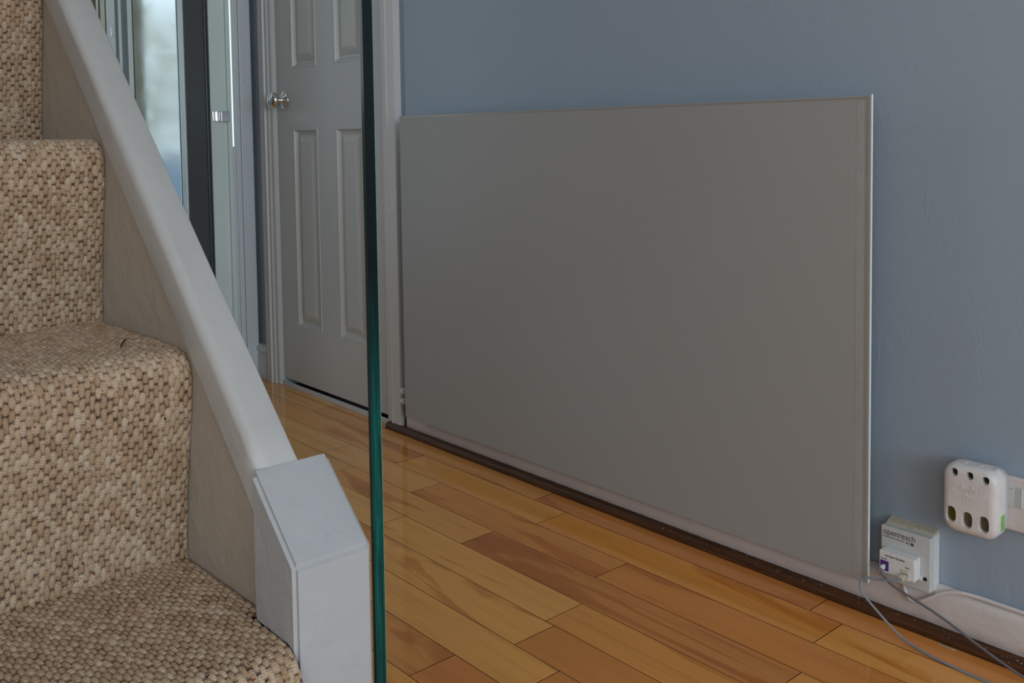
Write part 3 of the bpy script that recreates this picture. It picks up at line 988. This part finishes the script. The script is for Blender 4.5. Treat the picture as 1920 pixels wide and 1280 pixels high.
tag(t, 'tiny white paint flakes and dust scattered along the brown floor strip', 'debris', kind='stuff')

# ------------------------------------------------------------------ staircase
YS, YO = -1.1914, -1.1600          # stringer inner / outer face
st = empty('staircase', (-0.73, -1.6, 0))
tag(st, 'staircase at the left with painted white side board, sloped capping and square end post', 'staircase')
# newel post with sloped top
bm = bmesh.new()
prism(bm, [(-0.766, 0.001), (-0.693, 0.001), (-0.693, 0.4925), (-0.766, 0.5575)], 1, -1.2050, -1.1305)
bmesh.ops.recalc_face_normals(bm, faces=bm.faces)
bmesh.ops.bevel(bm, geom=[e for e in bm.edges], offset=0.0036, segments=4, affect='EDGES')
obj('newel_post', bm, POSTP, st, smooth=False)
SL = 0.928


def zb(x): return 0.500+SL*(-0.766-x)


def zt(x): return 0.556+SL*(-0.766-x)


XT = -2.62
bm = bmesh.new()
prism(bm, [(-0.764, 0.001), (-0.764, zb(-0.764)+0.01), (XT, zb(XT)+0.01), (XT, 0.001)], 1, YS, YO)
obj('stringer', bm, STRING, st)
# capping with rounded inner corner
bm = bmesh.new()
prof = [(YO, 0.0), (-1.1962, 0.0), (-1.1972, 0.0015), (-1.1975, 0.004)]
R_ = 0.0105
for i in range(9):
    a = i/8*PI/2
    prof.append((-1.1975+R_-R_*math.cos(a), 0.056-R_*1.35+R_*1.35*math.sin(a)))
prof += [(-1.1975+R_+0.0012, 0.056), (-1.1615, 0.056), (-1.1605, 0.0555), (YO, 0.0545)]
xa, xb = -0.7640, XT
NSEG = 60
prev = None
for s in range(NSEG+1):
    xx = xa+(xb-xa)*s/NSEG
    ring = []
    for j, (yy, zz) in enumerate(prof):
        wob = 0.0006*mnoise.noise(Vector((xx*9, j*0.6, 1)))
        ring.append(bm.verts.new((xx, yy+(wob if j > 1 else 0), zz+zb(xx)+wob)))
    if prev:
        for j in range(len(ring)): bm.faces.new((prev[j], prev[(j+1) % len(ring)], ring[(j+1) % len(ring)], ring[j]))
    else: bm.faces.new(ring)
    prev = ring
bm.faces.new(prev[::-1])
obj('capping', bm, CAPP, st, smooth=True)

# steps
RISE = 0.20935
RB = {0: -0.478, 1: -0.7085, 2: -0.9380, 3: -1.1660, 4: -1.3790}
for n_ in range(5, 9): RB[n_] = RB[n_-1]-0.2240
YW = -2.025
# solid carriage beneath the carpet
poly = [(RB[1]-0.012, 0.001)]
for n_ in range(1, 8):
    zt_ = RISE*(n_+1)-0.012 if n_ >= 1 else 0
    poly.append((RB[n_]-0.012, zt_)); poly.append((RB[n_+1]-0.012, zt_))
poly.append((RB[8]-0.012, 0.001))
bm = bmesh.new()
prism(bm, poly, 1, YW, YS-0.0005)
obj('step_carriage', bm, simple('raw_softwood', (0.4, 0.27, 0.14), 0.8), st)
# bottom step block (outside the picture)
obj('step_carriage', B(RB[1]-0.012, RB[0]-0.012, YW, -1.2090, 0.001, RISE-0.012), simple('raw_softwood_2', (0.4, 0.27, 0.14), 0.8), st)

# carpet centreline profile in XZ
path = [(RB[0], 0.004)]


def add_step(nb, z0):
    """riser nb from height z0 to z0+RISE, then tread back to next riser"""
    X = RB[nb]; z1 = z0+RISE
    path.extend([(X+0.002, z0+0.03), (X+0.008, z0+0.08), (X+0.016, z0+0.125), (X+0.0235, z0+0.158)])
    rr = 0.026
    cx_, cz_ = X+0.0255-rr, z1+0.0055-rr
    for i in range(0, 8):
        a = i/7*PI/2*0.97
        path.append((cx_+rr*math.cos(a)*1.0, cz_+rr*math.sin(a)))
    path.append((X-0.045, z1+0.0058))
    path.append((X-0.11, z1+0.0045))
    path.append((RB[nb+1]+0.012, z1+0.0012))
    path.append((RB[nb+1], z1+0.0012))


for nb in range(0, 8): add_step(nb, RISE*nb)
P = np.array(path)


def resample(P, steps):
    seg = np.hypot(*(P[1:]-P[:-1]).T)
    s = np.concatenate([[0], np.cumsum(seg)])
    t = steps(s[-1], s)
    return np.stack([np.interp(t, s, P[:, 0]), np.interp(t, s, P[:, 1])], 1), t


seg = np.hypot(*(P[1:]-P[:-1]).T)
S = np.concatenate([[0], np.cumsum(seg)])
# fine sampling where the camera can see it
i_lo = np.argmin(np.hypot(P[:, 0]-(RB[1]+0.02), P[:, 1]-(2*RISE-0.09)))
i_hi = np.argmin(np.hypot(P[:, 0]-RB[4], P[:, 1]-(4*RISE+0.0012)))
s_lo, s_hi = S[i_lo], S[i_hi]+0.24
t = np.concatenate([np.arange(0, s_lo, 0.006), np.arange(s_lo, s_hi, 0.0009), np.arange(s_hi, S[-1], 0.006)])
# smooth the path a little by sampling then box filtering (keeps soft carpet noses and seams)
tf = np.arange(0, S[-1], 0.0005)
fx = np.interp(tf, S, P[:, 0]); fz = np.interp(tf, S, P[:, 1])
K = np.hanning(17); K /= K.sum()
fxs = np.convolve(np.pad(fx, 8, 'edge'), K, 'valid'); fzs = np.convolve(np.pad(fz, 8, 'edge'), K, 'valid')
px = np.interp(t, tf, fxs); pz = np.interp(t, tf, fzs)
tx = np.gradient(px, t); tz = np.gradient(pz, t)
ln = np.hypot(tx, tz); tx /= ln; tz /= ln
nx, nz = tz, -tx                      # normal pointing out (towards +X / +Z)
u = np.concatenate([np.arange(YW, -1.52, 0.03), np.arange(-1.52, YS+0.0002, 0.00085)])
U, T = np.meshgrid(u, t)
# loop nubs
rng = np.random.RandomState(4)
p_ = 0.0049
wob = 0.0007*np.sin(T*130+U*90)+0.0006*np.sin(T*47-U*210+1.0)+0.0004*np.sin(T*300+U*500)
uu = (U+wob)/p_
ci = np.floor(uu).astype(int)
base_c = ci.min()-2
ph_r = rng.rand(ci.max()-base_c+4)
LN, AN, BN = 0.0136, 0.00330, 0.0071
hn = np.zeros_like(U); hsh = np.zeros_like(U); hsh2 = np.zeros_like(U)
for dc_ in (-1, 0, 1):
    c_ = ci+dc_
    k_ = c_-base_c
    du = (uu-c_-0.5)*p_
    tt = T+0.0010*np.sin(T*150+U*160)+0.0008*np.sin(T*83-U*230)
    vv = tt/LN+(k_ % 2)*0.5+0.12*ph_r[k_]+0.05*np.sin(U*40+T*20)
    vi = np.floor(vv)
    dv = (vv-vi-0.5)*LN
    h1 = np.abs(np.sin(k_*12.9898+vi*78.233)*43758.5453) % 1.0
    h2 = np.abs(np.sin(k_*39.346+vi*11.135)*24634.6345) % 1.0
    e = np.clip(1-(du/(AN*(0.9+0.2*h2)))**2-np.abs(dv/(BN*(0.9+0.2*h1)))**2.2, 0, 1)**0.55*(0.8+0.25*h1)
    win_ = e > hn
    hn = np.where(win_, e, hn); hsh = np.where(win_, h1, hsh); hsh2 = np.where(win_, h2, hsh2)
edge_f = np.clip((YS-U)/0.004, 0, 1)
gap_shade_ = np.clip((0.56-hn)/0.34, 0, 1)
gap_shade_ = np.where(U < -1.515, 0.25, gap_shade_)
H = 0.0042*hn
H = H*edge_f-0.0026
coarse = (U < -1.515)
H = np.where(coarse, 0.0, H)
PX = px[:, None]+nx[:, None]*H
PZ = pz[:, None]+nz[:, None]*H
PY = U.copy()
mask = (PX > -0.772) & (PX < -0.60)
PY = np.where(mask, np.minimum(PY, -1.2054), PY)
nr, nc = U.shape
co = np.stack([PX, PY, PZ], -1).reshape(-1, 3)
idx = np.arange(nr*nc).reshape(nr, nc)
quads = np.stack([idx[:-1, :-1], idx[:-1, 1:], idx[1:, 1:], idx[1:, :-1]], -1).reshape(-1, 4)
me = bpy.data.meshes.new('stair_carpet')
me.vertices.add(len(co)); me.vertices.foreach_set('co', co.astype(np.float32).ravel())
me.loops.add(quads.size); me.loops.foreach_set('vertex_index', quads.ravel().astype(np.int32))
me.polygons.add(len(quads)); me.polygons.foreach_set('loop_start', np.arange(0, quads.size, 4, dtype=np.int32))
me.polygons.foreach_set('loop_total', np.full(len(quads), 4, dtype=np.int32))
me.update(calc_edges=True)
me.polygons.foreach_set('use_smooth', np.ones(len(quads), dtype=bool))
uvl = me.uv_layers.new(name='UVMap')
uvs = np.stack([U+3.0, T], -1).reshape(-1, 2)[quads.ravel()]
uvl.data.foreach_set('uv', uvs.astype(np.float32).ravel())
ta = me.attributes.new('tone', 'FLOAT', 'POINT')
ta.data.foreach_set('value', np.clip(0.22+0.60*hsh2+0.10*hsh, 0, 1).astype(np.float32).ravel())
tb = me.attributes.new('gap_shade', 'FLOAT', 'POINT')
tb.data.foreach_set('value', gap_shade_.astype(np.float32).ravel())
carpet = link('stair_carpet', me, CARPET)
tag(carpet, 'beige and brown looped wool carpet fitted over the stair treads and risers', 'carpet')

# dark lint on the second visible tread
lint = tube('lint', [(-0.9640, -1.2424, 0.6385), (-0.9740, -1.2385, 0.6395), (-0.9830, -1.2325, 0.6395), (-0.9960, -1.2270, 0.6388)], 0.0009, BLACK)
tag(lint, 'tiny black curl of lint lying on the carpeted tread', 'lint')

# ------------------------------------------------------------------ glass balustrade
gb = empty('glass_balustrade', (-0.7, -1.124, 0))
tag(gb, 'clear glass balustrade sheet with thick green edge standing beside the stair end post', 'balustrade')
GX = -0.6925


def pane_poly(x0): return [(x0, 0.10), (x0, 1.42), (-2.58, 1.42+(x0+2.58)*0.40), (-2.58, zb(-2.58)-0.25)]


bm = bmesh.new()
prism(bm, pane_poly(GX-0.001), 1, -1.1300, -1.1172)
obj('pane', bm, GLASS, gb)
bm = B(GX-0.0012, GX, -1.1286, -1.1187, 0.10, 1.42)
obj('polished_edge', bm, EDGE, gb)['label'] = 'polished bottle green front edge of the sheet'
bm = bmesh.new()
prism(bm, [(GX-0.0016, -1.1302), (GX, -1.1286), (GX-0.0012, -1.1286)], 2, 0.10, 1.42)
obj('edge_arris', bm, EDGEDARK, gb)
bm = bmesh.new()
prism(bm, [(GX-0.0016, -1.1171), (GX, -1.1187), (GX-0.0012, -1.1187)], 2, 0.10, 1.42)
obj('edge_arris', bm, EDGELIT, gb)
for sx_, sz_ in ((-0.90, 0.55), (-1.7, 1.28)):
    bm = lathe(bmesh.new(), [(0.016, 0.0), (0.016, 0.029), (0.001, 0.0295)], (sx_, YO, sz_), (0, 1, 0), 24)
    obj('standoff', bm, BRUSHED, gb)
